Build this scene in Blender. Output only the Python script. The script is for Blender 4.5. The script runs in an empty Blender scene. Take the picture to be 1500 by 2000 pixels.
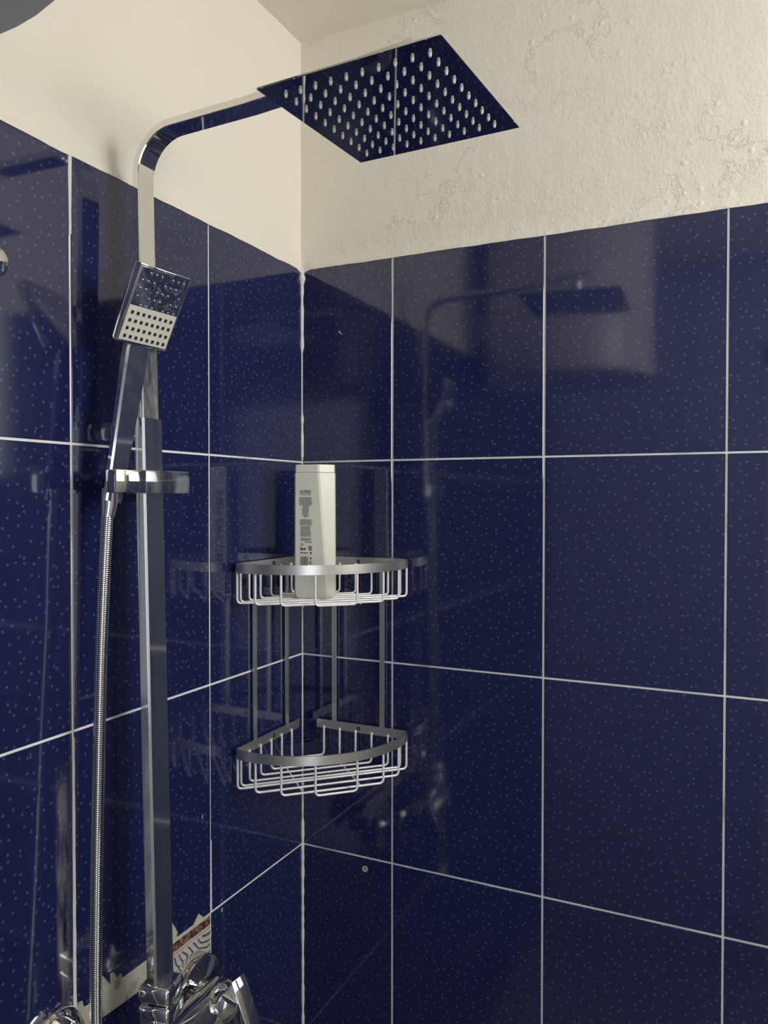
import bpy, bmesh, math, random
from mathutils import Vector, Matrix

# ------------------------------------------------------------------ camera, light, exposure
random.seed(7)
SC = bpy.context.scene
COL = SC.collection
YAW, PITCH, ROLL = 0.446827, -0.0171623, 0.00059437
F_PX = 1527.736
CAM = Vector((0.714257, -1.162170, 1.556977))
fw = Vector((-math.sin(YAW)*math.cos(PITCH), math.cos(YAW)*math.cos(PITCH), math.sin(PITCH)))
rt = Vector((math.cos(YAW), math.sin(YAW), 0))
up = rt.cross(fw)
rt2 = rt*math.cos(ROLL) + up*math.sin(ROLL)
up2 = -rt*math.sin(ROLL) + up*math.cos(ROLL)
cd = bpy.data.cameras.new('camera')
cd.sensor_fit = 'VERTICAL'; cd.sensor_height = 24.0; cd.lens = 24.0*F_PX/2000.0
cd.clip_start = 0.01; cd.clip_end = 50
cam = bpy.data.objects.new('camera', cd); COL.objects.link(cam)
M = Matrix((( rt2.x, up2.x, -fw.x, CAM.x), (rt2.y, up2.y, -fw.y, CAM.y), (rt2.z, up2.z, -fw.z, CAM.z), (0, 0, 0, 1)))
cam.matrix_world = M
SC.camera = cam

W_X, W_Y0, W_Y1, W_Z0, W_Z1 = 1.70, -0.82, -0.10, 1.60, 2.26      # the window in the wall facing the shower
wd = bpy.data.worlds.new('daylight'); SC.world = wd; wd.use_nodes = True
wd.node_tree.nodes['Background'].inputs[0].default_value = (0.85, 0.92, 1.0, 1)
wd.node_tree.nodes['Background'].inputs[1].default_value = 1.0
ld = bpy.data.lights.new('window_daylight', 'AREA'); ld.shape = 'RECTANGLE'
ld.size = W_Y1-W_Y0-.06; ld.size_y = W_Z1-W_Z0-.06; ld.energy = 14.8; ld.color = (1.0, 0.965, 0.90)
lo = bpy.data.objects.new('window_daylight', ld); COL.objects.link(lo)
lo.location = (W_X+.05, (W_Y0+W_Y1)/2, (W_Z0+W_Z1)/2); lo.rotation_euler = (math.pi/2, 0, math.pi/2)
D_X0, D_X1, D_Z1 = .78, 1.48, 2.02                                   # the open doorway behind the camera
dl = bpy.data.lights.new('doorway_daylight', 'AREA'); dl.shape = 'RECTANGLE'
dl.size = D_X1-D_X0-.04; dl.size_y = 1.1; dl.energy = 3.4; dl.color = (0.97, 0.98, 1.0)
do = bpy.data.objects.new('doorway_daylight', dl); COL.objects.link(do)
do.location = ((D_X0+D_X1)/2, -1.80, 1.42); do.rotation_euler = (math.pi/2, 0, 0)
SC.view_settings.view_transform = 'Standard'; SC.view_settings.look = 'None'
SC.view_settings.exposure = 0.0; SC.view_settings.gamma = 1.0; SC.view_settings.use_curve_mapping = False

# ------------------------------------------------------------------ materials
def mat(name):
    m = bpy.data.materials.new(name); m.use_nodes = True
    nt = m.node_tree; b = nt.nodes['Principled BSDF']
    return m, nt, b
def N(nt, t, **k):
    n = nt.nodes.new(t)
    for a, v in k.items():
        setattr(n, a, v)
    return n
def L(nt, a, b): nt.links.new(a, b)
def simple(name, col, rough=.5, metal=0.0, spec=None):
    m, nt, b = mat(name)
    b.inputs['Base Color'].default_value = (*col, 1); b.inputs['Roughness'].default_value = rough; b.inputs['Metallic'].default_value = metal
    if spec is not None: b.inputs['Specular IOR Level'].default_value = spec
    return m
def ramp(nt, src, stops, interp='LINEAR'):
    r = N(nt, 'ShaderNodeValToRGB'); r.color_ramp.interpolation = interp
    e = r.color_ramp.elements
    while len(e) < len(stops): e.new(.5)
    for i, (p, c) in enumerate(stops):
        e[i].position = p; e[i].color = c if len(c) == 4 else (*c, 1)
    L(nt, src, r.inputs[0]); return r
def mixc(nt, fac, a, b):
    m = N(nt, 'ShaderNodeMix', data_type='RGBA')
    if isinstance(fac, (int, float)): m.inputs[0].default_value = fac
    else: L(nt, fac, m.inputs[0])
    for s, v in ((6, a), (7, b)):
        if isinstance(v, tuple): m.inputs[s].default_value = (*v, 1)
        else: L(nt, v, m.inputs[s])
    return m.outputs[2]
def math_(nt, op, a, b=None):
    m = N(nt, 'ShaderNodeMath', operation=op)
    for i, v in enumerate((a, b)):
        if v is None: continue
        if isinstance(v, (int, float)): m.inputs[i].default_value = v
        else: L(nt, v, m.inputs[i])
    return m.outputs[0]

def tile_material(name, stain=None):
    m, nt, b = mat(name)
    tc = N(nt, 'ShaderNodeTexCoord'); oi = N(nt, 'ShaderNodeObjectInfo')
    off = N(nt, 'ShaderNodeVectorMath', operation='SCALE'); off.inputs[0].default_value = (3.7, 5.1, 9.3)
    L(nt, oi.outputs['Random'], off.inputs['Scale'])
    add = N(nt, 'ShaderNodeVectorMath', operation='ADD'); L(nt, tc.outputs['Object'], add.inputs[0]); L(nt, off.outputs[0], add.inputs[1])
    vo = N(nt, 'ShaderNodeTexVoronoi', voronoi_dimensions='2D', feature='F1'); vo.inputs['Scale'].default_value = 70; vo.inputs['Randomness'].default_value = .85
    L(nt, add.outputs[0], vo.inputs['Vector'])
    dots = ramp(nt, vo.outputs['Distance'], [(0.0, (1, 1, 1)), (0.07, (1, 1, 1)), (0.15, (0, 0, 0))])
    no = N(nt, 'ShaderNodeTexNoise'); no.inputs['Scale'].default_value = 9; no.inputs['Detail'].default_value = 3; L(nt, add.outputs[0], no.inputs['Vector'])
    base = mixc(nt, no.outputs['Fac'], (.0105, .0150, .064), (.0140, .0185, .077))
    col = mixc(nt, math_(nt, 'MULTIPLY', dots.outputs[0], .62), base, (.085, .105, .21))
    rough = .07
    if stain is not None:
        # limescale smear running down beside one joint: u is metres from the tile's centre
        sx = N(nt, 'ShaderNodeSeparateXYZ'); L(nt, tc.outputs['Object'], sx.inputs[0])
        n2 = N(nt, 'ShaderNodeTexNoise'); n2.inputs['Scale'].default_value = 60; n2.inputs['Detail'].default_value = 6
        mp = N(nt, 'ShaderNodeMapping'); mp.inputs['Scale'].default_value = (1.4, .28, 1); L(nt, tc.outputs['Object'], mp.inputs[0]); L(nt, mp.outputs[0], n2.inputs['Vector'])
        u = math_(nt, 'ADD', sx.outputs[0], math_(nt, 'MULTIPLY', n2.outputs['Fac'], .012))
        band = ramp(nt, u, [(0, (0, 0, 0)), (stain, (0, 0, 0)), (stain+.004, (1, 1, 1)), (stain+.013, (1, 1, 1)), (stain+.018, (0, 0, 0))])
        vf = ramp(nt, math_(nt, 'MULTIPLY_ADD', sx.outputs[1], -3.0), [(0, (0, 0, 0)), (.08, (0, 0, 0)), (.35, (1, 1, 1))])
        fac = math_(nt, 'MULTIPLY', math_(nt, 'MULTIPLY', band.outputs[0], vf.outputs[0]), ramp(nt, n2.outputs['Fac'], [(.35, (0, 0, 0)), (.62, (1, 1, 1))]).outputs[0])
        col = mixc(nt, math_(nt, 'MULTIPLY', fac, .55), col, (.42, .40, .38))
    L(nt, col, b.inputs['Base Color'])
    b.inputs['Roughness'].default_value = rough
    b.inputs['IOR'].default_value = 1.72
    n3 = N(nt, 'ShaderNodeTexNoise'); n3.inputs['Scale'].default_value = 14; n3.inputs['Detail'].default_value = 1.5; L(nt, add.outputs[0], n3.inputs['Vector'])
    bu = N(nt, 'ShaderNodeBump'); bu.inputs['Strength'].default_value = .05; bu.inputs['Distance'].default_value = .002
    L(nt, n3.outputs['Fac'], bu.inputs['Height'])
    L(nt, bu.outputs[0], b.inputs['Normal'])
    return m
TILE = tile_material('navy_tile')
TILE_STAINED = tile_material('navy_tile_limescale', .108)

def grout_material():
    m, nt, b = mat('grout')
    tc = N(nt, 'ShaderNodeTexCoord'); no = N(nt, 'ShaderNodeTexNoise'); no.inputs['Scale'].default_value = 7; no.inputs['Detail'].default_value = 5
    L(nt, tc.outputs['Object'], no.inputs['Vector'])
    r = ramp(nt, no.outputs['Fac'], [(.30, (.42, .38, .32)), (.42, (.78, .78, .79)), (.6, (.88, .88, .90))])
    L(nt, r.outputs[0], b.inputs['Base Color']); b.inputs['Roughness'].default_value = .8
    return m
GROUT = grout_material()

def plaster_material(name, col, lump, fine, crack):
    m, nt, b = mat(name)
    tc = N(nt, 'ShaderNodeTexCoord')
    n1 = N(nt, 'ShaderNodeTexNoise'); n1.inputs['Scale'].default_value = 7; n1.inputs['Detail'].default_value = 5; L(nt, tc.outputs['Object'], n1.inputs['Vector'])
    c = mixc(nt, n1.outputs['Fac'], tuple(x*.93 for x in col), col)
    L(nt, c, b.inputs['Base Color']); b.inputs['Roughness'].default_value = .75; b.inputs['Specular IOR Level'].default_value = .25
    nf = N(nt, 'ShaderNodeTexNoise'); nf.inputs['Scale'].default_value = 190; nf.inputs['Detail'].default_value = 4; L(nt, tc.outputs['Object'], nf.inputs['Vector'])
    nm = N(nt, 'ShaderNodeTexNoise'); nm.inputs['Scale'].default_value = 34; nm.inputs['Detail'].default_value = 5; nm.inputs['Roughness'].default_value = .6; L(nt, tc.outputs['Object'], nm.inputs['Vector'])
    vo = N(nt, 'ShaderNodeTexVoronoi', feature='F1'); vo.inputs['Scale'].default_value = 46; vo.inputs['Randomness'].default_value = 1; L(nt, tc.outputs['Object'], vo.inputs['Vector'])
    sp = ramp(nt, vo.outputs['Distance'], [(0, (1, 1, 1)), (.12, (.6, .6, .6)), (.22, (0, 0, 0))])
    gate = ramp(nt, n1.outputs['Fac'], [(.42, (0, 0, 0)), (.58, (1, 1, 1))])
    sp2 = math_(nt, 'MULTIPLY', sp.outputs[0], gate.outputs[0])
    h = math_(nt, 'ADD', math_(nt, 'MULTIPLY', nm.outputs['Fac'], lump), math_(nt, 'MULTIPLY', nf.outputs['Fac'], fine))
    h = math_(nt, 'ADD', h, math_(nt, 'MULTIPLY', sp2, lump*.5))
    if crack:
        wv = N(nt, 'ShaderNodeTexNoise'); wv.inputs['Scale'].default_value = 10; wv.inputs['Detail'].default_value = 8; wv.inputs['Roughness'].default_value = .65; L(nt, tc.outputs['Object'], wv.inputs['Vector'])
        ck = ramp(nt, wv.outputs['Fac'], [(.485, (0, 0, 0)), (.5, (1, 1, 1)), (.515, (0, 0, 0))])
        h = math_(nt, 'ADD', h, math_(nt, 'MULTIPLY', math_(nt, 'MULTIPLY', ck.outputs[0], gate.outputs[0]), -crack))
    bu = N(nt, 'ShaderNodeBump'); bu.inputs['Strength'].default_value = 1.0; bu.inputs['Distance'].default_value = .001
    L(nt, h, bu.inputs['Height']); L(nt, bu.outputs[0], b.inputs['Normal'])
    return m
PLASTER_L = plaster_material('plaster_smooth', (.82, .785, .70), .35, .10, 0)
PLASTER_R = plaster_material('plaster_rough', (.82, .785, .70), 1.7, .6, .5)
PLASTER_C = plaster_material('plaster_ceiling', (.82, .785, .70), .4, .15, 0)

def chrome_material(name, base, rough, dirt, dirtcol=(.30, .31, .29), scale=(40, 40, 7), lo_=.45, hi_=.7):
    m, nt, b = mat(name)
    tc = N(nt, 'ShaderNodeTexCoord'); mp = N(nt, 'ShaderNodeMapping'); mp.inputs['Scale'].default_value = scale
    L(nt, tc.outputs['Object'], mp.inputs[0])
    no = N(nt, 'ShaderNodeTexNoise'); no.inputs['Scale'].default_value = 1.0; no.inputs['Detail'].default_value = 6; no.inputs['Roughness'].default_value = .65; L(nt, mp.outputs[0], no.inputs['Vector'])
    r = ramp(nt, no.outputs['Fac'], [(lo_, (0, 0, 0)), (hi_, (1, 1, 1))])
    f = math_(nt, 'MULTIPLY', r.outputs[0], dirt)
    b.inputs['Base Color'].default_value = (*base, 1); b.inputs['Metallic'].default_value = 1; b.inputs['Roughness'].default_value = rough
    d = N(nt, 'ShaderNodeBsdfDiffuse'); d.inputs['Color'].default_value = (*dirtcol, 1)
    mx = N(nt, 'ShaderNodeMixShader'); L(nt, f, mx.inputs[0]); L(nt, b.outputs[0], mx.inputs[1]); L(nt, d.outputs[0], mx.inputs[2])
    L(nt, mx.outputs[0], nt.nodes['Material Output'].inputs['Surface'])
    return m
CHROME = chrome_material('chrome', (.80, .80, .78), .045, .05)
CHROME_STAINED = chrome_material('chrome_limescale', (.78, .78, .77), .07, .42, (.34, .36, .34))
CHROME_HAZE = chrome_material('chrome_haze', (.76, .77, .78), .08, .12, (.28, .32, .36), (30, 30, 3), .3, .8)
CHROME_DROPS = chrome_material('chrome_drops', (.66, .68, .72), .09, .30, (.32, .35, .40), (190, 190, 190), .50, .66)

def chrome_upper_material():
    m = chrome_material('chrome_upper', (.82, .81, .79), .05, .55, (.36, .38, .35), (70, 70, 16), .35, .62)
    nt = m.node_tree
    tc = N(nt, 'ShaderNodeTexCoord'); sx = N(nt, 'ShaderNodeSeparateXYZ'); L(nt, tc.outputs['Object'], sx.inputs[0])
    k = ramp(nt, sx.outputs[2], [(.80, (1, 1, 1)), (.86, (.10, .10, .10))])
    mx_ = [n_ for n_ in nt.nodes if n_.bl_idname == 'ShaderNodeMixShader'][0]
    src = mx_.inputs[0].links[0].from_socket
    L(nt, math_(nt, 'MULTIPLY', src, k.outputs[0]), mx_.inputs[0])
    return m
CHROME_UPPER = chrome_upper_material()
CHROME_HANDLE = chrome_material('chrome_handle', (.76, .77, .80), .07, .22, (.25, .28, .36), (30, 30, 22), .42, .7)
def brushed_material():
    m, nt, b = mat('brushed_aluminium')
    tc = N(nt, 'ShaderNodeTexCoord'); mp = N(nt, 'ShaderNodeMapping'); mp.inputs['Scale'].default_value = (18, 18, 900)
    L(nt, tc.outputs['Object'], mp.inputs[0])
    no = N(nt, 'ShaderNodeTexNoise'); no.inputs['Scale'].default_value = 1; no.inputs['Detail'].default_value = 3; L(nt, mp.outputs[0], no.inputs['Vector'])
    c = mixc(nt, no.outputs['Fac'], (.55, .54, .51), (.74, .73, .70)); L(nt, c, b.inputs['Base Color'])
    b.inputs['Metallic'].default_value = .9; b.inputs['Roughness'].default_value = .30
    return m
BRUSHED = brushed_material()
WIRE = simple('bright_wire', (.93, .92, .94), .30, .35)
STEEL_PLATE = simple('polished_plate', (.62, .62, .62), .02, 1)
RUBBER = simple('nozzle_rubber', (.78, .74, .66), .5)
BLACK = simple('black_rubber', (.012, .012, .012), .5)
CLEARNUB = simple('wet_nub', (.30, .33, .38), .12, .6)
REFLECTION = simple('painted_reflection', (.90, .86, .76), .34, .35)  # bright reflection in the chrome face, painted as a pale satin colour
PLASTIC = simple('pearl_white_plastic', (.76, .76, .67), .33)
CAPM = simple('cream_cap', (.80, .79, .70), .28)
PRINT = simple('grey_print', (.09, .085, .08), .6)
PRINT_L = simple('light_grey_print', (.20, .19, .185), .6)
ENAMEL = simple('white_enamel', (.80, .78, .72), .25)
LID = simple('grey_lid', (.74, .71, .66), .5)
TRAY = simple('beige_floor', (.28, .26, .23), .4)
REAR_PAINT = simple('pale_blue_paint', (.50, .55, .68), .6)
WHITE = simple('white_paint', (.80, .79, .75), .4)
BEIGE = simple('beige_plug', (.45, .40, .30), .7)
LIME = simple('limescale_mark', (.38, .38, .40), .7)

def back_tile_material():
    m, nt, b = mat('navy_tile_field')
    tc = N(nt, 'ShaderNodeTexCoord'); mp = N(nt, 'ShaderNodeMapping'); L(nt, tc.outputs['Generated'], mp.inputs[0])
    b.inputs['Base Color'].default_value = (.010, .014, .062, 1); b.inputs['Roughness'].default_value = .07; b.inputs['IOR'].default_value = 1.72
    return m
BACK_TILE = back_tile_material()

def old_tile_material():
    m, nt, b = mat('old_patterned_tile')
    tc = N(nt, 'ShaderNodeTexCoord'); sx = N(nt, 'ShaderNodeSeparateXYZ'); L(nt, tc.outputs['Object'], sx.inputs[0])
    no = N(nt, 'ShaderNodeTexNoise'); no.inputs['Scale'].default_value = 120; no.inputs['Detail'].default_value = 2; no.inputs['Distortion'].default_value = 2.5; L(nt, tc.outputs['Object'], no.inputs['Vector'])
    red = ramp(nt, no.outputs['Fac'], [(.38, (.035, .012, .014)), (.48, (.13, .04, .045)), (.6, (.26, .19, .16))]).outputs[0]
    wv = N(nt, 'ShaderNodeTexWave', wave_type='RINGS', rings_direction='SPHERICAL'); wv.inputs['Scale'].default_value = 34; wv.inputs['Distortion'].default_value = 5; wv.inputs['Detail'].default_value = 1; L(nt, tc.outputs['Object'], wv.inputs['Vector'])
    blue = ramp(nt, wv.outputs['Fac'], [(.06, (.04, .045, .15)), (.2, (.27, .28, .30)), (.42, (.50, .47, .39))]).outputs[0]
    cream = (.56, .53, .44)
    z = sx.outputs[2]     # metres below the joint
    def band(a, c):       # 1 between a and c (negative numbers, a > c)
        return math_(nt, 'MULTIPLY', math_(nt, 'LESS_THAN', z, a), math_(nt, 'GREATER_THAN', z, c))
    c = mixc(nt, band(-.024, -.2), cream, blue)
    c = mixc(nt, band(-.004, -.0165), c, red)
    c = mixc(nt, band(-.0195, -.0205), c, (.20, .10, .07))
    # plain plaster away from the printed strip
    pl = math_(nt, 'LESS_THAN', sx.outputs[1], -.085)
    n2 = N(nt, 'ShaderNodeTexNoise'); n2.inputs['Scale'].default_value = 40; n2.inputs['Detail'].default_value = 4; L(nt, tc.outputs['Object'], n2.inputs['Vector'])
    pcol = ramp(nt, n2.outputs['Fac'], [(.35, (.22, .20, .16)), (.5, (.48, .45, .38))]).outputs[0]
    c = mixc(nt, pl, c, pcol)
    L(nt, c, b.inputs['Base Color']); b.inputs['Roughness'].default_value = .55
    return m
OLD_TILE = old_tile_material()

# ------------------------------------------------------------------ mesh helpers
def mesh_of(bm, name, smooth=None):
    me = bpy.data.meshes.new(name)
    bmesh.ops.recalc_face_normals(bm, faces=bm.faces[:])
    bm.to_mesh(me); bm.free()
    if smooth is not None:
        me.polygons.foreach_set('use_smooth', [True]*len(me.polygons))
        me.set_sharp_from_angle(angle=math.radians(smooth))
    return me
def obj(name, bm, m, parent=None, smooth=None):
    """one mesh object; vertices are given in world space and moved into the parent's frame"""
    if parent is not None:
        inv = world_of(parent).inverted()
        bmesh.ops.transform(bm, matrix=inv, verts=bm.verts[:])
    me = mesh_of(bm, name, smooth) if not isinstance(bm, bpy.types.Mesh) else bm
    me.materials.append(m)
    o = bpy.data.objects.new(name, me); COL.objects.link(o)
    if parent is not None: o.parent = parent
    return o
def world_of(o):
    m = o.matrix_basis.copy()
    while o.parent is not None:
        o = o.parent; m = o.matrix_basis @ m
    return m
def thing(name, label, cat, loc, group=None):
    o = bpy.data.objects.new(name, None); COL.objects.link(o); o.location = loc; o.empty_display_size = .03
    o['label'] = label; o['category'] = cat
    if group: o['group'] = group
    return o
def tag(o, label, cat):
    o['label'] = label; o['category'] = cat; return o
def struct(o, label=None):
    o['kind'] = 'structure'
    if label: o['label'] = label
    return o
def add_box(bm, c, s, mtx=None, bevel=0, seg=2):
    r = bmesh.ops.create_cube(bm, size=1.0)
    vs = r['verts']
    bmesh.ops.scale(bm, vec=s, verts=vs)
    if bevel:
        es = list({e for v in vs for e in v.link_edges})
        rb = bmesh.ops.bevel(bm, geom=es, offset=bevel, segments=seg, affect='EDGES', profile=.5)
        vs = list({v for f in rb['faces'] for v in f.verts} | {v for v in vs if v.is_valid})
    if mtx is not None: bmesh.ops.transform(bm, matrix=mtx, verts=vs)
    bmesh.ops.translate(bm, vec=c, verts=vs)
    return vs
def box2(lo_, hi_, bevel=0, seg=2):
    bm = bmesh.new()
    add_box(bm, tuple((a+b)/2 for a, b in zip(lo_, hi_)), tuple(b-a for a, b in zip(lo_, hi_)), None, bevel, seg)
    return bm
def lathe(bm, prof, origin, axis, n=32):
    """prof: (radius, height along axis)"""
    axis = Vector(axis).normalized(); t = axis.orthogonal().normalized(); s = axis.cross(t); o = Vector(origin)
    rings = []
    for r, h in prof:
        if r < 1e-6: rings.append([bm.verts.new(o+axis*h)]); continue
        rings.append([bm.verts.new(o+axis*h+(t*math.cos(2*math.pi*k/n)+s*math.sin(2*math.pi*k/n))*r) for k in range(n)])
    for A, B in zip(rings, rings[1:]):
        for k in range(n):
            k2 = (k+1) % n
            if len(A) == 1 and len(B) == 1: continue
            if len(A) == 1: bm.faces.new((A[0], B[k], B[k2]))
            elif len(B) == 1: bm.faces.new((A[k], A[k2], B[0]))
            else: bm.faces.new((A[k], A[k2], B[k2], B[k]))
    for R in (rings[0], rings[-1]):
        if len(R) > 1: bm.faces.new(R)
    return bm
def sweep(bm, pts, sect, side, closed_ends=True, radii=None):
    """sweep a section [(a,b)...] along pts; 'side' is the fixed direction of a, b is perpendicular to path and side"""
    pts = [Vector(p) for p in pts]; rings = []
    for i, p in enumerate(pts):
        t = (pts[min(i+1, len(pts)-1)]-pts[max(i-1, 0)]).normalized()
        s = Vector(side); s = (s-t*s.dot(t)).normalized(); n = t.cross(s)
        k = radii[i] if radii else 1.0
        rings.append([bm.verts.new(p+s*a*k+n*b*k) for a, b in sect])
    m = len(sect)
    for A, B in zip(rings, rings[1:]):
        for k in range(m): bm.faces.new((A[k], A[(k+1) % m], B[(k+1) % m], B[k]))
    if closed_ends:
        bm.faces.new(rings[0]); bm.faces.new(rings[-1])
    return bm
def circ(r, n=8): return [(r*math.cos(2*math.pi*k/n), r*math.sin(2*math.pi*k/n)) for k in range(n)]
def rrect(a, b, r, n=3):
    out = []
    for cx, cy, s in ((a-r, b-r, 0), (-a+r, b-r, 90), (-a+r, -b+r, 180), (a-r, -b+r, 270)):
        for k in range(n+1):
            t = math.radians(s+90*k/n); out.append((cx+r*math.cos(t), cy+r*math.sin(t)))
    return out
def fillet(pts, r, n=5):
    pts = [Vector(p) for p in pts]; out = [pts[0]]
    for a, b, c in zip(pts, pts[1:], pts[2:]):
        d1 = (a-b).normalized(); d2 = (c-b).normalized()
        ang = d1.angle(d2); l = min(r/math.tan(ang/2), (a-b).length*.49, (c-b).length*.49)
        p0 = b+d1*l; p1 = b+d2*l
        for k in range(n+1):
            t = k/n; out.append(p0*(1-t)**2+b*2*t*(1-t)+p1*t*t)
    out.append(pts[-1]); return out
def prism(bm, poly, origin, ax, ay, az, depth):
    """polygon (u,v) in plane ax,ay at origin, extruded along -az by depth"""
    o = Vector(origin); ax = Vector(ax); ay = Vector(ay); az = Vector(az)
    A = [bm.verts.new(o+ax*u+ay*v) for u, v in poly]; B = [bm.verts.new(o+ax*u+ay*v-az*depth) for u, v in poly]
    bm.faces.new(A); bm.faces.new(B[::-1]); n = len(poly)
    for k in range(n): bm.faces.new((A[k], B[k], B[(k+1) % n], A[(k+1) % n]))
    return bm

# ------------------------------------------------------------------ the room
S, TW, A0, B0, Z0 = .333, .2510307, .172351, .2534197, 1.62
ZT, CEIL = Z0+S, 2.342
RX, RY = 1.70, -1.75
JOINT, REC = .0031, .0013
LAB = {}
wall_left = struct(obj('wall_left', box2((-.12, RY-.12, 0), (-REC, .12, ZT)), GROUT), 'navy tiled shower wall behind the riser with white plaster above')
wall_right = struct(obj('wall_right', box2((-REC, REC, 0), (RX+.12, .12, ZT)), GROUT), 'navy tiled shower wall beside the corner shelf with rough white plaster above')

def plaster(name, wall, length, x_wall, m, amp, seed):
    """plaster field above the tiles: recessed, with a fillet running out to the tile edge"""
    rnd = random.Random(seed); bm = bmesh.new(); nu = int(length/.008)
    ph = [(rnd.uniform(3, 60), rnd.uniform(0, 6.3), rnd.uniform(.3, 1)) for _ in range(9)]
    zs = [0, .0015, .005, .010, .015, .022, .03] + [.03+k*.0305 for k in range(1, 12)]
    grid = []
    for i in range(nu+1):
        u = -.007+(length+.007)*i/nu; row = []
        e = sum(a*math.sin(f*u*2.2+p) for f, p, a in ph)*.00055*amp + rnd.uniform(-1, 1)*.0003*amp
        if u < .016: e -= .006*(1-max(0, u)/.016)
        for j, dz in enumerate(zs):
            k = min(1, dz/.020); d = .0012 - .0062*(k*k*(3-2*k))
            d += amp*.0006*math.sin(u*23+dz*31+seed)*min(1, dz/.03)
            z = ZT - .0035 + (e if j < 3 else e*.5 if j < 5 else 0) + dz*((CEIL-ZT+.0035)/zs[-1])
            p = (d, -u, z) if x_wall else (u, -d, z)
            row.append(bm.verts.new(p))
        grid.append(row)
    back = []
    for i in range(nu):
        for j in range(len(zs)-1):
            bm.faces.new((grid[i][j], grid[i+1][j], grid[i+1][j+1], grid[i][j+1]))
    # underside lip
    for i in range(nu):
        a, b_ = grid[i][0], grid[i+1][0]
        off = Vector((-.012, 0, 0)) if x_wall else Vector((0, .012, 0))
        if i == 0: back.append(bm.verts.new(a.co+off))
        back.append(bm.verts.new(b_.co+off))
        bm.faces.new((a, b_, back[i+1], back[i]))
    return obj(name, bm, m, wall, 60)
plaster('plaster', wall_left, -RY, True, PLASTER_L, .55, 3)
plaster('plaster', wall_right, RX, False, PLASTER_R, .35, 8)
# masonry behind the plaster
obj('masonry', box2((-.12, RY-.12, ZT-.001), (-.0075, .12, CEIL)), PLASTER_L, wall_left)
obj('masonry', box2((-.006, .0075, ZT-.001), (RX+.12, .12, CEIL)), PLASTER_R, wall_right)

def tile_mesh(w, h, t=.0065, ch=.0006):
    bm = bmesh.new()
    def ring(z, d): return [bm.verts.new((sx*(w/2-d), sy*(h/2-d), z)) for sx, sy in ((-1, -1), (1, -1), (1, 1), (-1, 1))]
    a, b_, c = ring(-t, 0), ring(-ch, 0), ring(0, ch)
    for P, Q in ((a, b_), (b_, c)):
        for k in range(4): bm.faces.new((P[k], P[(k+1) % 4], Q[(k+1) % 4], Q[k]))
    bm.faces.new(c); bm.faces.new(a[::-1])
    return mesh_of(bm, 'tile')
cache = {}
def tile(wall, u0, u1, z0, z1, x_wall, m=TILE, poly=None):
    """u = distance from the corner along the wall"""
    rnd = random
    g = JOINT/2; w, h = (u1-u0)-2*g, (z1-z0)-2*g
    key = (round(w, 4), round(h, 4), m.name)
    if poly is None:
        if key not in cache:
            cache[key] = tile_mesh(w, h); cache[key].materials.append(m)
        me = cache[key]
    else:
        bm = bmesh.new(); cu, cz = (u0+u1)/2, (z0+z1)/2
        prism(bm, [((cu-u) if x_wall else (u-cu), z-cz) for u, z in poly], (0, 0, 0), (1, 0, 0), (0, 1, 0), (0, 0, 1), .0065)
        me = mesh_of(bm, 'tile'); me.materials.append(m)
    o = bpy.data.objects.new('tile', me); COL.objects.link(o)
    uc, zc = (u0+u1)/2, (z0+z1)/2
    if x_wall:   # local x -> +y(towards the corner), local y -> z, local z -> +x
        R = Matrix(((0, 0, 1), (1, 0, 0), (0, 1, 0))); loc = Vector((0, -uc, zc))
    else:        # local x -> +x, local y -> z, local z -> -y
        R = Matrix(((1, 0, 0), (0, 0, -1), (0, 1, 0))); loc = Vector((uc, 0, zc))
    tx, ty = rnd.gauss(0, .0011), rnd.gauss(0, .0011)
    T = Matrix.Rotation(tx, 4, 'X') @ Matrix.Rotation(ty, 4, 'Y')
    o.matrix_basis = Matrix.Translation(loc) @ R.to_4x4() @ T
    o.parent = wall
    return o
rows = [(Z0, ZT), (Z0-S, Z0), (Z0-2*S, Z0-S), (Z0-3*S, Z0-2*S), (Z0-4*S, Z0-3*S), (0.0, Z0-4*S)]
colsL = [0, B0]; 
while colsL[-1] < -RY-.02: colsL.append(min(colsL[-1]+TW, -RY))
colsR = [0, A0]
while colsR[-1] < RX-.02: colsR.append(min(colsR[-1]+TW, RX))
g = JOINT/2
for r, (z0, z1) in enumerate(rows):
    for c, (u0, u1) in enumerate(zip(colsL, colsL[1:])):
        m, poly = TILE, None
        if c == 2 and r == 2: m = TILE_STAINED
        if c == 1 and r == 2:     # chipped lower edge above the mixer
            jag = [(.5047, .9654), (.5017, .9678), (.4925, .9649), (.491, .9567), (.4848, .9553), (.4752, .9604), (.464, .9809), (.4489, .9598), (.4496, .9735), (.4429, .9717),
                   (.4373, .9609), (.4335, .964), (.430, .9627), (.4292, .9568), (.406, .9565), (.3731, .956), (.3413, .9560), (.336, .9811), (.3247, .9610), (.3270, .9565),
                   (.2935, .9562), (.2811, .9666), (.2732, .959), (.2709, .9562), (.2547, .9562)]
            poly = [(u1-g, z1-g)] + [(min(u1-g, u), z) for u, z in jag] + [(u0+g, z1-g)]
        if c == 1 and r == 3:     # the tile below starts lower: a strip of older wall shows
            poly = [(u1-g, .930), (.4826, .9289), (.4583, .9253), (.4197, .923), (.3829, .9225), (.326, .905), (.30, .885), (u0+g, .868), (u0+g, z0+g), (u1-g, z0+g)]
        tile(wall_left, u0, u1, z0, z1, True, m, poly)
    for c, (u0, u1) in enumerate(zip(colsR, colsR[1:])):
        tile(wall_right, u0, u1, z0, z1, False)
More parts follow.
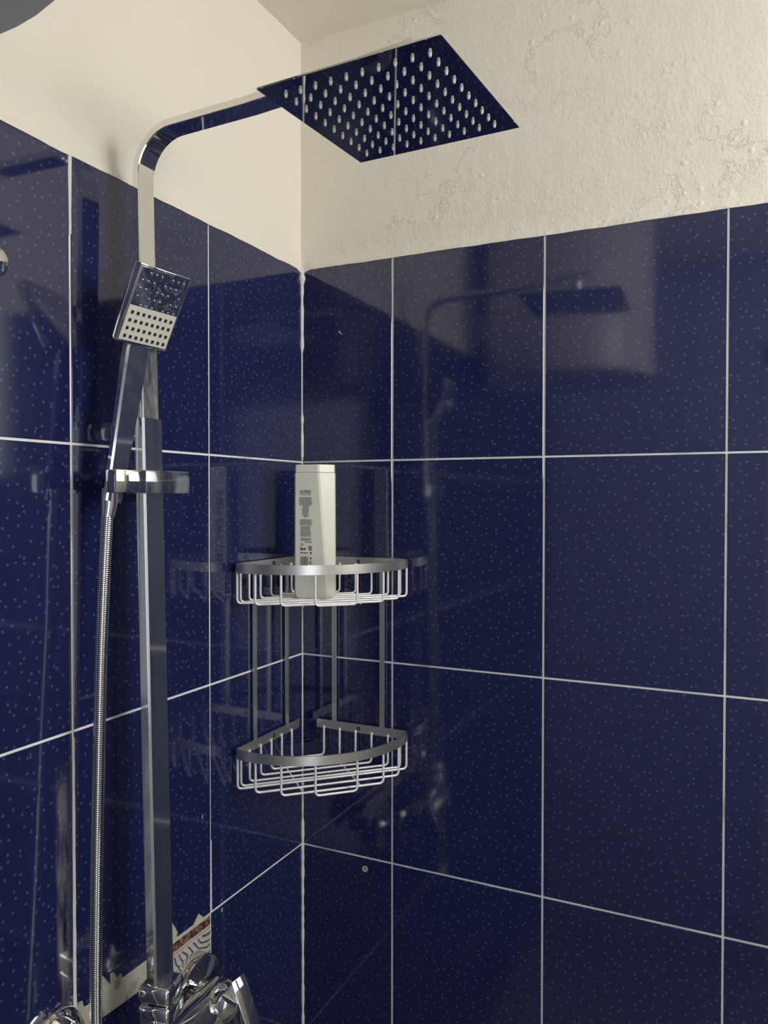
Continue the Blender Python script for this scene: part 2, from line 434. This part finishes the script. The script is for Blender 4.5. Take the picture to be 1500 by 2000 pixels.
# the older decorated wall surface in the gap
def old_strip():
    bm = box2((-REC-.0002, -B0-TW+.0005, .84), (-REC+.0006, -B0-.0005, .985))
    o = bpy.data.objects.new('old_tile', None)
    me = mesh_of(bm, 'old_tile')
    for v in me.vertices: v.co -= Vector((0, -B0, .954))
    me.materials.append(OLD_TILE)
    o = bpy.data.objects.new('old_tile', me); o.location = (0, -B0, .954); COL.objects.link(o); o.parent = wall_left
    o['label'] = 'older patterned tile in red, blue and cream showing through a broken gap'
old_strip()
# thicker run of filler in some joints, and the bead in the corner
def bead(wall, pts, m=GROUT, name='joint_filler'):
    bm = bmesh.new()
    for (lo_, hi_) in pts: add_box(bm, tuple((a+b)/2 for a, b in zip(lo_, hi_)), tuple(b-a for a, b in zip(lo_, hi_)), None, .0006, 1)
    return obj(name, bm, m, wall)
FILL = simple('white_filler', (.74, .73, .70), .7)
def corner_bead(za, zb, w, seed):
    rnd = random.Random(seed); bm = bmesh.new(); n = max(3, int((zb-za)/.01)); ring = []
    for i in range(n+1):
        z = za+(zb-za)*i/n; k = w*(1+rnd.uniform(-.25, .25))*(1 if 0 < i < n else .5)
        ring.append([bm.verts.new(p) for p in ((-.001, .001, z), (k, .001, z), (k*.9, -k*.5, z), (k*.5, -k*.9, z), (-.001, -k, z))])
    for A, B in zip(ring, ring[1:]):
        for k in range(5): bm.faces.new((A[k], A[(k+1) % 5], B[(k+1) % 5], B[k]))
    bm.faces.new(ring[0]); bm.faces.new(ring[-1])
    obj('corner_bead', bm, FILL, wall_left)
corner_bead(1.808, 1.955, .0036, 1); corner_bead(1.925, 1.955, .006, 2); corner_bead(1.622, 1.705, .0032, 3); corner_bead(1.0, 1.07, .0026, 4); corner_bead(.6, 1.0, .0030, 5)
corner_bead(1.07, 1.60, .0016, 9)

def joint_run(u, za, zb, wa, wb_, seed):
    # a wider, uneven run of filler in a vertical joint of the left wall
    rn = random.Random(seed); bm = bmesh.new(); n_ = max(3, int((zb-za)/.012)); ring = []
    for i in range(n_+1):
        t = i/n_; z = za+(zb-za)*t; w_ = (wa+(wb_-wa)*t)*rn.uniform(.9, 1.1)/2; o_ = rn.uniform(-.0002, .0002)
        ring.append([bm.verts.new(p) for p in ((-.001, -u-w_+o_, z), (.0004, -u-w_*.8+o_, z), (.0004, -u+w_*.8+o_, z), (-.001, -u+w_+o_, z))])
    for A, B in zip(ring, ring[1:]):
        for k in range(4): bm.faces.new((A[k], A[(k+1) % 4], B[(k+1) % 4], B[k]))
    bm.faces.new(ring[0]); bm.faces.new(ring[-1])
    obj('joint_filler', bm, FILL, wall_left)
joint_run(B0+TW, .93, 1.28, .0062, .0036, 21); joint_run(B0+TW, 1.86, 1.955, .0034, .0060, 22); joint_run(B0, .954, 1.06, .0046, .0034, 23)

# ceiling, floor, and the two walls behind the camera
struct(obj('ceiling', box2((-.12, RY-.12, CEIL), (RX+.12, .12, CEIL+.1)), PLASTER_C), 'off white plaster ceiling over the shower')
struct(obj('floor', box2((-.12, RY-.12, -.1), (RX+.12, .12, 0)), TRAY), 'beige shower floor')
wb = bmesh.new()
for lo_, hi_ in (((-.12, RY-.12, 0), (D_X0, RY, CEIL)), ((D_X1, RY-.12, 0), (RX+.12, RY, CEIL)), ((D_X0, RY-.12, D_Z1), (D_X1, RY, CEIL))):
    add_box(wb, tuple((a+b)/2 for a, b in zip(lo_, hi_)), tuple(b-a for a, b in zip(lo_, hi_)))
wr = struct(obj('wall_rear', wb, REAR_PAINT), 'pale blue grey wall opposite the tiled wall with the shelf, with a doorway')
df = bmesh.new()
for lo_, hi_ in (((D_X0-.05, RY-.13, 0), (D_X0+.015, RY+.015, D_Z1+.05)), ((D_X1-.015, RY-.13, 0), (D_X1+.05, RY+.015, D_Z1+.05)), ((D_X0-.05, RY-.13, D_Z1-.015), (D_X1+.05, RY+.015, D_Z1+.05))):
    add_box(df, tuple((a+b)/2 for a, b in zip(lo_, hi_)), tuple(b-a for a, b in zip(lo_, hi_)))
struct(obj('door_1', df, WHITE), 'white door frame of the open doorway')
ww = bmesh.new()
for lo_, hi_ in (((RX, RY, 0), (RX+.12, 0, W_Z0)), ((RX, RY, W_Z1), (RX+.12, 0, CEIL)), ((RX, RY, W_Z0), (RX+.12, W_Y0, W_Z1)), ((RX, W_Y1, W_Z0), (RX+.12, 0, W_Z1))):
    add_box(ww, tuple((a+b)/2 for a, b in zip(lo_, hi_)), tuple(b-a for a, b in zip(lo_, hi_)))
struct(obj('wall_window', ww, PLASTER_L), 'white plaster wall with the window')
wf = bmesh.new(); t = .03
for lo_, hi_ in (((RX, W_Y0, W_Z0), (RX+.04, W_Y1, W_Z0+t)), ((RX, W_Y0, W_Z1-t), (RX+.04, W_Y1, W_Z1)), ((RX, W_Y0, W_Z0+t), (RX+.04, W_Y0+t, W_Z1-t)), ((RX, W_Y1-t, W_Z0+t), (RX+.04, W_Y1, W_Z1-t))):
    add_box(wf, tuple((a+b)/2 for a, b in zip(lo_, hi_)), tuple(b-a for a, b in zip(lo_, hi_)))
struct(obj('window_1', wf, WHITE), 'white window frame')

# ------------------------------------------------------------------ water heater (upper left)
wh = thing('water_heater', 'round white water heater with a grey bottom, high on the wall', 'water heater', (0, -1.011, 1.88))
HX, HY, HR = .231, -1.011, .230
obj('bottom_lid', lathe(bmesh.new(), [(0, .004), (HR-.006, .0015), (HR-.0005, 0), (HR, .001), (HR, .02)], (HX, HY, 1.88), (0, 0, 1), 64), LID, wh, 35)
obj('tank', lathe(bmesh.new(), [(HR-.002, .02), (HR-.001, .03), (HR-.001, .42), (HR-.03, .45), (0, .455)], (HX, HY, 1.88), (0, 0, 1), 64), ENAMEL, wh, 35)
obj('wall_bracket', box2((0, HY-.1, 2.0), (.03, HY+.1, 2.06), .003), WHITE, wh)
# ------------------------------------------------------------------ small round knob at the left edge
kn = thing('wall_hook', 'small round chrome hook on the navy tiles above the left joint', 'hook', (0, -.6275, 1.793))
obj('base', lathe(bmesh.new(), [(.0165, 0), (.0165, .004), (.012, .006)], (0, -.6275, 1.793), (1, 0, 0), 28), CHROME, kn, 35)
obj('stem', lathe(bmesh.new(), [(.006, .004), (.0055, .016), (.007, .02)], (0, -.6275, 1.793), (1, 0, 0), 20), CHROME, kn, 35)
obj('knob', lathe(bmesh.new(), [(.007, .018), (.014, .020), (.0165, .025), (.0160, .031), (.012, .035), (0, .0365)], (0, -.6275, 1.793), (1, 0, 0), 28), CHROME, kn, 50)

# ------------------------------------------------------------------ riser rail, arm and rain shower head
PY = -.434
def railx(z): return .0640 - (z-1.04)*.0222
sh = thing('shower_column', 'chrome shower riser with flat tube and arm carrying the square rain head', 'shower column', (railx(.97), PY, .93))
zt = 1.6525
obj('lower_tube', sweep(bmesh.new(), [(railx(z), PY, z) for z in (.955, 1.2, 1.45, zt)], rrect(.0168, .0078, .0024, 1), (0, 1, 0)), CHROME_HAZE, sh, 20)
# upper flat tube with the bend and arm in one piece
r_b = .052; zc = 1.9925-r_b; xb = railx(1.93)
path = [(railx(z), PY, z) for z in (1.60, 1.75, 1.88)]
for k in range(13):
    a = math.radians(180-90*k/12)
    path.append((xb+r_b+r_b*math.cos(a), PY, zc+r_b*math.sin(a)))
path += [(.20, PY, 1.9945), (.30, PY, 2.0), (.402, PY, 2.0075)]
obj('upper_tube', sweep(bmesh.new(), path, rrect(.0136, .0049, .0011, 1), (0, 1, 0)), CHROME_UPPER, sh, 30)
# wall brackets of the riser (the upper one hides behind the hand shower)
for z in (1.638,):
    obj('wall_bracket', box2((0, PY-.011, z-.011), (railx(z)-.004, PY+.011, z+.011), .002), CHROME, sh, 40)
# coupling nuts under the tube
nx = .067
def rounded_nut(z0, z1, h, bev):
    bm = bmesh.new(); add_box(bm, (nx, PY, (z0+z1)/2), (h*2, h*2, z1-z0), Matrix.Rotation(math.radians(12), 4, 'Z'), bev, 3); return bm
obj('coupling_nut', rounded_nut(.9545, .9755, .0205, .005), CHROME, sh, 50)
obj('coupling_nut', rounded_nut(.9285, .9525, .0205, .005), CHROME, sh, 50)
obj('outlet_stem', lathe(bmesh.new(), [(.0135, -.02), (.0135, .06)], (nx, PY, .915), (0, 0, 1), 24), CHROME, sh, 40)

# rain head
hc = Vector((.3767, -.4344, 1.9523)); yw, tx, ty = -.0615, -.0184, .0156
e1 = Vector((math.cos(yw), math.sin(yw), tx)).normalized(); e3 = e1.cross(Vector((-math.sin(yw), math.cos(yw), ty)).normalized()).normalized(); e2 = e3.cross(e1)
HM = Matrix((( e1.x, e2.x, e3.x), (e1.y, e2.y, e3.y), (e1.z, e2.z, e3.z))).to_4x4()
bm = bmesh.new(); add_box(bm, hc+e3*.0012, (.1969, .1969, .0024), HM, .0005, 1)
head = obj('head_plate', bm, STEEL_PLATE, sh)
bm = bmesh.new(); lathe(bm, [(.030, .002), (.030, .007), (.014, .011), (.011, .015), (.011, .030), (.0125, .032), (.0125, .042)], hc, e3, 28)
obj('swivel_joint', bm, CHROME, head, 40)
bm = bmesh.new(); lathe(bm, [(.0018, .0004), (.0019, -.0006), (.0012, -.0036), (0, -.0037)], (0, 0, 0), (0, 0, 1), 10)
nz = mesh_of(bm, 'nozzle', 40); nz.materials.append(RUBBER)
for i in range(10):
    for j in range(10):
        o = bpy.data.objects.new('nozzle', nz); COL.objects.link(o)
        p = hc + e1*(-.0781+.01736*i) + e2*(-.0781+.01736*j)
        o.matrix_basis = world_of(head).inverted() @ (Matrix.Translation(p) @ HM); o.parent = head

# slider with the swivelling holder
sl = thing('hand_shower_holder', 'chrome sliding holder clamped on the flat riser tube', 'shower holder', (.055, PY, 1.5625))
obj('slider_body', box2((.038, -.4605, 1.5628), (.0715, -.3835, 1.590), .0016), CHROME_STAINED, sl, 40)
obj('slider_button', box2((.046, -.3835, 1.570), (.064, -.376, 1.584), .0015), CHROME_STAINED, sl, 40)
hz = Vector((.0615, -.4825, 1.5763)); RZ = Matrix.Rotation(math.radians(-32), 4, 'Z')
bm = bmesh.new(); add_box(bm, hz, (.021, .041, .027), Matrix.Rotation(math.radians(-11), 4, 'Z'), .0022, 2)
obj('swivel_block', bm, CHROME, sl, 40)
bm = bmesh.new(); lathe(bm, [(.011, -.02), (.011, .02)], (.055, -.463, 1.5763), (0, 1, 0), 20); obj('pivot', bm, CHROME, sl, 40)

# ------------------------------------------------------------------ hand shower
c = Vector((.084, -.46, 1.775)); ph, ro, ta = 1.4232, -.0288, .4905
e = Vector((math.cos(ph), math.sin(ph), 0)); n = Vector((math.sin(ph), -math.cos(ph), 0)); zz = Vector((0, 0, 1))
ee = e*math.cos(ro)+zz*math.sin(ro); bb0 = -e*math.sin(ro)+zz*math.cos(ro)
bb = bb0*math.cos(ta)+n*math.sin(ta); nn = n*math.cos(ta)-bb0*math.sin(ta)
HH = Matrix(((ee.x, bb.x, nn.x), (ee.y, bb.y, nn.y), (ee.z, bb.z, nn.z))).to_4x4()
hs = thing('hand_shower', 'rectangular chrome hand shower resting in the sliding holder', 'hand shower', (.050, -.485, 1.562))
w, h = .0725, .0915
bm = bmesh.new()
# head shell: wedge, thicker at the top
tk = [(-w/2, -h/2, -.0125), (w/2, -h/2, -.0125), (w/2, h/2, -.0145), (-w/2, h/2, -.0145)]
lowr = [bm.verts.new(c+ee*(x*.96)+bb*(y*.97)+nn*z) for x, y, z in tk]; upr = [bm.verts.new(c+ee*x+bb*y+nn*0) for x, y, z in tk]
bm.faces.new(upr); bm.faces.new(lowr[::-1])
for k in range(4): bm.faces.new((lowr[k], lowr[(k+1) % 4], upr[(k+1) % 4], upr[k]))
bmesh.ops.bevel(bm, geom=bm.edges[:], offset=.0013, segments=2, affect='EDGES', profile=.5)
hd = obj('head', bm, CHROME, hs, 40)
sp = -.0015   # split line on the one chrome face: bright reflection painted below it
bm = bmesh.new(); add_box(bm, c+bb*((sp+h/2-.003)/2)+nn*.0003, (w-.006, h/2-.003-sp, .0008), HH); obj('mirror_face', bm, CHROME_DROPS, hd)
bm = bmesh.new(); add_box(bm, c+bb*((sp-h/2+.003)/2)+nn*.0003, (w-.006, h/2-.003+sp, .0008), HH); obj('reflection_face', bm, REFLECTION, hd)
bm = bmesh.new(); add_box(bm, (0, 0, .0006), (.0029, .0036, .0012)); nb = mesh_of(bm, 'nozzle'); nb.materials.append(BLACK)
bm = bmesh.new(); lathe(bm, [(.0012, 0), (.0012, .0006), (0, .0012)], (0, 0, 0), (0, 0, 1), 8); nc = mesh_of(bm, 'nozzle', 60); nc.materials.append(CLEARNUB)
for i in range(8):
    for j in range(9):
        x = (-.0275+.00785*i); y = -.0375+.0094*j
        if y > sp-.001 and (i+j*3) % 4 == 0: continue
        o = bpy.data.objects.new('nozzle', nb if y < sp+.001 else nc); COL.objects.link(o)  # same nubs throughout, toned dark where the bright reflection is painted
        o.matrix_basis = world_of(hd).inverted() @ (Matrix.Translation(c+ee*x+bb*y+nn*.0007) @ HH); o.parent = hd
# handle
h0 = Vector((.0460, -.4885, 1.553)); h1 = c - bb*(h/2+.0005) - nn*.0095
pts = [h0 + (h1-h0)*t for t in (0, .12, .3, .55, .8, .93, 1.0)]
obj('handle', sweep(bmesh.new(), pts, rrect(.0185, .0062, .0026, 1), (math.cos(math.radians(89)), math.sin(math.radians(89)), 0), True, [.66, .69, .75, .84, .92, .94, .86]), CHROME_HANDLE, hs, 25)

# ------------------------------------------------------------------ hose
ho = thing('shower_hose', 'ribbed chrome shower hose hanging below the hand shower holder', 'shower hose', (.05, -.52, .85))
ctrl = [(.0425, -.4885, 1.560), (.0421, -.490, 1.5561), (.042, -.495, 1.4947), (.0408, -.500, 1.3958), (.0421, -.505, 1.3093), (.0433, -.510, 1.1944), (.0452, -.515, 1.0805), (.0488, -.520, .9767), (.054, -.523, .86), (.060, -.520, .76), (.068, -.498, .700), (.0725, -.468, .715), (.0715, -.452, .78), (.071, -.450, .838)]
ctrl = [Vector(p) for p in ctrl]
def catmull(P, n):
    out = []
    for i in range(len(P)-1):
        p0, p1, p2, p3 = P[max(i-1, 0)], P[i], P[i+1], P[min(i+2, len(P)-1)]
        for k in range(n):
            t = k/n
            out.append(.5*((2*p1)+(p2-p0)*t+(2*p0-5*p1+4*p2-p3)*t*t+(3*p1-p0-3*p2+p3)*t**3))
    out.append(P[-1]); return out
smo = catmull(ctrl[1:], 40)
# resample by length
acc = [0]
for a_, b_ in zip(smo, smo[1:]): acc.append(acc[-1]+(b_-a_).length)
def at(s):
    for i in range(len(acc)-1):
        if acc[i+1] >= s: 
            k = (s-acc[i])/max(1e-9, acc[i+1]-acc[i]); return smo[i].lerp(smo[i+1], k)
    return smo[-1]
pitch = .0024; nr = int(acc[-1]/pitch); P, R = [], []
for i in range(nr):
    for f, r_ in ((.0, .78), (.12, .98), (.5, 1.0), (.85, .98)):
        P.append(at((i+f)*pitch)); R.append(r_)
obj('hose', sweep(bmesh.new(), P, circ(.0070, 12), (0, 1, 0), True, R), CHROME, ho, 50)
bm = bmesh.new(); sweep(bm, [(.0427, -.4885, 1.568), (.0424, -.489, 1.55), (.0421, -.4905, 1.54), (.042, -.491, 1.536)], circ(.0092, 18), (0, 1, 0), True, [1, 1, .85, .8]); obj('end_nut', bm, CHROME, ho, 40)

# ------------------------------------------------------------------ mixer at the bottom of the frame
mx = thing('shower_mixer', 'chrome wall mixer with square lever under the riser tube', 'mixer tap', (.07, -.40, .86))
obj('body', lathe(bmesh.new(), [(.020, 0), (.0265, .006), (.0275, .02), (.0275, .16), (.0265, .174), (.020, .18)], (.071, -.49, .8875), (0, 1, 0), 40), CHROME, mx, 40)
obj('wall_flange', lathe(bmesh.new(), [(.0475, 0), (.0475, .017), (.0465, .0195), (.044, .0205), (.020, .0205), (.018, .022), (.018, .06)], (0, -.300, .870), (1, 0, 0), 48), CHROME, mx, 40)
obj('wall_flange', lathe(bmesh.new(), [(.040, 0), (.040, .006), (.036, .016), (.026, .023), (.012, .027), (0, .0275)], (0, -.540, .943), (1, 0, 0), 48), CHROME, mx, 40)
obj('hose_outlet', lathe(bmesh.new(), [(.011, 0), (.011, .028)], (.071, -.450, .838), (0, 0, 1), 24), CHROME, mx, 40)
bm = bmesh.new(); lathe(bm, [(.020, 0), (.0215, .003), (.0215, .018), (.020, .021)], (.071, -.335, .8875), (0, 1, 0), 6); obj('union_nut', bm, CHROME, mx, 25)
obj('cartridge_cap', lathe(bmesh.new(), [(.019, 0), (.0205, .003), (.0205, .02), (.016, .028), (0, .029)], (.083, -.345, .893), (.6, .1, .75), 32), CHROME, mx, 40)
# lever: a flat square bar with a lit upper edge
P4 = [Vector((.0825, -.343, .8982)), Vector((.1031, -.343, .9296)), Vector((.1311, -.343, .8687)), Vector((.1085, -.343, .835))]
bm = bmesh.new(); A = [bm.verts.new(p) for p in P4]; B = [bm.verts.new(p+Vector((.004, .022, .003))) for p in P4]
bm.faces.new(A); bm.faces.new(B[::-1])
for k in range(4): bm.faces.new((A[k], B[k], B[(k+1) % 4], A[(k+1) % 4]))
bmesh.ops.bevel(bm, geom=bm.edges[:], offset=.0012, segments=2, affect='EDGES', profile=.5)
obj('lever', bm, CHROME, mx, 40)

# ------------------------------------------------------------------ two-tier corner shelf
cs = thing('corner_shelf', 'two-tier aluminium corner shelf with wire baskets on flat bars', 'shower shelf', (.08, -.08, 1.13))
RIM_H = .0142; RW = .0028
def arc_r(t): return .2035+.0185*math.sin(2*t)
def rim_path(z):
    Q = []
    for k in range(49):
        t = math.radians(7+76*k/48); r_ = arc_r(t); Q.append((r_*math.sin(t), -r_*math.cos(t), z))
    head_ = fillet([(.0065, -.0225, z), (.0065, -.203, z), Q[0]], .010, 8)
    tail_ = fillet([Q[-1], (.203, -.0065, z), (.0335, -.0065, z)], .010, 8)
    return head_[:-1] + [Vector(q) for q in Q] + tail_[1:]
def arc_x(s):   # where a wire at distance s from the corner (along 45 deg) meets the arc; returns t half angle
    best = None
    for k in range(0, 900):
        t = math.radians(k*.05); r_ = arc_r(t)
        d = r_*math.cos(t-math.pi/4)
        if best is None or abs(d-s) < best[0]: best = (abs(d-s), t)
    t = best[1]; r_ = arc_r(t)
    return (r_*math.sin(t), -r_*math.cos(t))
WL = [.047, .0775, .1078, .1376, .1677, .1900]
def tier(zc, name_lab):
    zb = zc-RIM_H/2
    rp = rim_path(zc)
    rim = obj('rim', sweep(bmesh.new(), rp, [(RIM_H/2, RW/2), (-RIM_H/2, RW/2), (-RIM_H/2, -RW/2), (RIM_H/2, -RW/2)], (0, 0, 1)), BRUSHED, cs, 40)
    for p, ax in (((.0079, -.100, zc), (1, 0, 0)), ((.114, -.0079, zc), (0, -1, 0))):
        obj('screw', lathe(bmesh.new(), [(.0034, -.002), (.0034, .0004), (.002, .0005), (0, -.0006)], p, ax, 14), SCREW, rim, 40)
    deep = zb-.0455
    for s in WL:
        a = s+.001
        pts = fillet([(.0085, -a, zb+.004), (.0085, -a, deep), (a, -.0085, deep), (a, -.0085, zb+.004)], .007, 5)
        side = (1, -1, 0)
        obj('wire', sweep(bmesh.new(), pts, circ(.0019, 8), side), WIRE, cs, 60)
    for s in (.153, .1775, .2015, .2188):
        x, y = arc_x(s); x -= .0022*x/.21; y -= .0022*y/.21
        pts = fillet([(x, y, zb+.004), (x, y, deep), (-y, -x, deep), (-y, -x, zb+.004)], .007, 5)
        obj('wire', sweep(bmesh.new(), pts, circ(.0019, 8), (1, -1, 0)), WIRE, cs, 60)
    for off in (-.045, .045):
        q = .7071
        pts = [(s*q+off*q, -s*q+off*q, deep-.0028) for s in (.05+abs(off)*.3, .1, .15, .2-abs(off)*.15)]
        obj('cross_wire', sweep(bmesh.new(), pts, circ(.0014, 8), (q, q, 0)), WIRE, cs, 60)
    return deep
SCREW = simple('dark_screw', (.10, .07, .05), .35, .8)
Z_UP, Z_LO = 1.4525, 1.1728
deep_up = tier(Z_UP, ''); deep_lo = tier(Z_LO, '')
for (x, y, vert) in ((.0042, -.148, 1), (.0042, -.0560, 1), (.066, -.0042, 0), (.156, -.0042, 0)):
    hx, hy = (.0012, .0042) if vert else (.0042, .0012)
    obj('upright_bar', box2((x-hx, y-hy, Z_LO-.004), (x+hx, y+hy, Z_UP+.004)), BRUSHED, cs)

# ------------------------------------------------------------------ shampoo bottle
BZ = deep_up+.0021
bc = Vector((.0905, -.1095, 0)); U = rt.copy(); V = Vector((-U.y, U.x, 0))
bo = thing('shampoo_bottle', 'pearl white faceted shampoo bottle standing in the upper shelf basket', 'bottle', (bc.x, bc.y, BZ))
H0, H1, H2 = BZ, 1.5975, 1.6095
def foot(k):   # k 0 bottom .. 1 top : outline in (u,v)
    xb = .0190-.0135*k; s = 1-.018*k
    return [(-.0325*s, .0015), (-.0300*s, -.0050), (xb, -.0150), (xb+.0035, -.0145), (.0312*s, -.0015), (.0325*s, .0035), (.0200*s, .0210), (-.0200*s, .0210), (-.0325*s, .0110)]
def ringv(bm, k, z, sc=1.0): return [bm.verts.new((bc+U*(u*sc)+V*(v*sc)).to_tuple()[:2]+(z,)) for u, v in foot(k)]
bm = bmesh.new()
lev = [(0, H0, .86), (.0, H0+.002, .93), (.01, H0+.0065, .985), (.03, H0+.012, 1.0)] + [(.03+.97*i/8, H0+.012+(H1-.0012-H0-.012)*i/8, 1.0) for i in range(1, 9)] + [(1, H1-.0004, .975)]
rings = [ringv(bm, k, z, s) for k, z, s in lev]
for A, B in zip(rings, rings[1:]):
    for i in range(len(A)): bm.faces.new((A[i], A[(i+1) % len(A)], B[(i+1) % len(A)], B[i]))
bm.faces.new(rings[0]); bm.faces.new(rings[-1])
obj('body', bm, PLASTIC, bo, 16)
bm = bmesh.new(); rings = [ringv(bm, 1, z, s) for z, s in ((H1, .955), (H1+.0006, .975), (H2-.0006, .97), (H2, .955))]
for A, B in zip(rings, rings[1:]):
    for i in range(len(A)): bm.faces.new((A[i], A[(i+1) % len(A)], B[(i+1) % len(A)], B[i]))
bm.faces.new(rings[0]); bm.faces.new(rings[-1])
obj('cap', bm, CAPM, bo, 16)
# print on the text face (between outline points 1 and 2)
def face_pt(su, z, lift=.00035):
    k = (z-H0)/(H1-H0); k = max(0, min(1, .03+.97*(z-H0-.012)/(H1-.0012-H0-.012)))
    f_ = foot(k); a, b_ = f_[1], f_[2]
    u = su; t = (u-a[0])/(b_[0]-a[0]); v = a[1]+(b_[1]-a[1])*t
    nrm = Vector((b_[1]-a[1], -(b_[0]-a[0]))).normalized()
    return bc+U*(u+nrm.x*lift)+V*(v+nrm.y*lift)+Vector((0, 0, z))
def zpx(p): # picture row on the bottle -> height (linear fit of the two known heights)
    return 1.6095+(908-p)*(1.6095-1.4145)/(1152-908)
def upx(p): return -.0325+(p-585)*.065/79.0
def rects(lst):
    bm = bmesh.new()
    for x0, x1, y0, y1 in lst:
        q = [face_pt(upx(x), zpx(y)) for x, y in ((x0, y1), (x1, y1), (x1, y0), (x0, y0))]
        vs = [bm.verts.new(p) for p in q]; bm.faces.new(vs)
    return bm
lines = []
rnd = random.Random(5)
y = 971.0
prof = [(971, 987, 596, 621), (988, 993, 602, 616), (994, 1003, 601, 616), (1003, 1008, 603, 615), (1008, 1011, 606, 611), (1014, 1025, 597, 621), (1027, 1048, 598, 619), (1050, 1056, 598, 620), (1057, 1060, 605, 620), (1060, 1066, 598, 605)]
for y0, y1, x0, x1 in prof:
    y = y0
    while y < y1:
        a = x0+rnd.uniform(0, .6); b_ = x1-rnd.uniform(0, 2.0)
        # each line is broken into words
        x = a
        while x < b_-1:
            wlen = rnd.uniform(2.0, 5.0); lines.append((x, min(b_, x+wlen), y, y+.95)); x += wlen+.45
        y += 1.5
obj('small_print', rects(lines), PRINT_L, bo)
obj('barcode', rects([(598+i*1.05, 598+i*1.05+rnd.uniform(.35, .8), 1086, 1104) for i in range(15)]), PRINT, bo)
marks = [(598, 601, 1068, 1074), (601.5, 604, 1070, 1074), (605, 608, 1069, 1074), (598, 603, 1078, 1080), (604, 608, 1078, 1080), (609, 612, 1078, 1080), (613, 620, 1066, 1068), (613, 620, 1069, 1071), (614, 620, 1072, 1074)]
obj('print_marks', rects(marks), PRINT, bo)
def tri_marks():
    bm = bmesh.new()
    for pts in ([(616, 1077), (620, 1077), (618, 1084)], [(618, 1087), (620.5, 1089.5), (618, 1092), (615.5, 1089.5)]):
        vs = [bm.verts.new(face_pt(upx(x), zpx(y_))) for x, y_ in pts[::-1]]; bm.faces.new(vs)
    outer = [(618+2.8*math.cos(t), 1098+3.2*math.sin(t)) for t in [math.radians(40+280*k/12) for k in range(13)]]
    inner = [(618+1.5*math.cos(t), 1098+1.7*math.sin(t)) for t in [math.radians(40+280*k/12) for k in range(13)]]
    vo = [bm.verts.new(face_pt(upx(x), zpx(y_))) for x, y_ in outer]; vi = [bm.verts.new(face_pt(upx(x), zpx(y_))) for x, y_ in inner]
    for k in range(12): bm.faces.new((vo[k], vo[k+1], vi[k+1], vi[k]))
    return bm
obj('recycling_marks', tri_marks(), PRINT, bo)
def letters(txt, x0, x1, y0, y1, m, name):
    cu = bpy.data.curves.new('lettering', 'FONT'); cu.body = txt; cu.resolution_u = 2; cu.offset = .022
    o = bpy.data.objects.new('lettering_source', cu); COL.objects.link(o)
    dg = bpy.context.evaluated_depsgraph_get(); dg.update()
    me = bpy.data.meshes.new_from_object(o.evaluated_get(dg))
    bpy.data.objects.remove(o)
    xs = [v.co.x for v in me.vertices]; ys = [v.co.y for v in me.vertices]
    inv = world_of(bo).inverted()
    for v in me.vertices:
        fx = (v.co.x-min(xs))/(max(xs)-min(xs)); fy = (v.co.y-min(ys))/(max(ys)-min(ys))
        v.co = inv @ face_pt(upx(x0+(x1-x0)*fx), zpx(y1+(y0-y1)*fy), .0004)
    me.name = name; me.materials.clear(); me.materials.append(m)
    q = bpy.data.objects.new(name, me); COL.objects.link(q); q.parent = bo
letters('ULTREX', 597, 619, 957.5, 964.5, PRINT, 'brand_lettering')
obj('brand_underline', rects([(599, 606, 966.2, 967.4), (607, 611, 966.2, 967.4), (612, 618, 966.2, 967.4)]), PRINT_L, bo)

# ------------------------------------------------------------------ small marks on the walls
obj('wall_plug', lathe(bmesh.new(), [(.0052, -.001), (.0052, .0010), (.0030, .0012), (.0024, .0002), (0, .0002)], (.1225, 0, .9349), (0, -1, 0), 18), BEIGE, wall_right, 40)
obj('plug_hole', lathe(bmesh.new(), [(.0022, .0001), (0, .00035)], (.1225, 0, .9349), (0, -1, 0), 12), BLACK, wall_right)
def fleck(wall, p, a, b_, x_wall, ang=0):
    bm = bmesh.new(); rn = random.Random(int(p[2]*1e5)); n_ = 9; vs = []
    for k in range(n_):
        t = 2*math.pi*k/n_; rr = rn.uniform(.7, 1.1); u_, v_ = a*math.cos(t)*rr, b_*math.sin(t)*rr
        u_, v_ = u_*math.cos(ang)-v_*math.sin(ang), u_*math.sin(ang)+v_*math.cos(ang)
        vs.append(bm.verts.new((.0006, p[1]+u_, p[2]+v_) if x_wall else (p[0]+u_, -.0006, p[2]+v_)))
    bm.faces.new(vs); obj('mortar_fleck', bm, LIME, wall)
fleck(wall_left, (0, -.2725, 1.102), .0012, .0038, True)
fleck(wall_left, (0, -.2283, .9464), .0022, .0040, True)
fleck(wall_left, (0, -.2294, .9615), .0018, .0016, True)
fleck(wall_right, (.0758, 0, 1.8364), .0060, .0014, False, -.7)
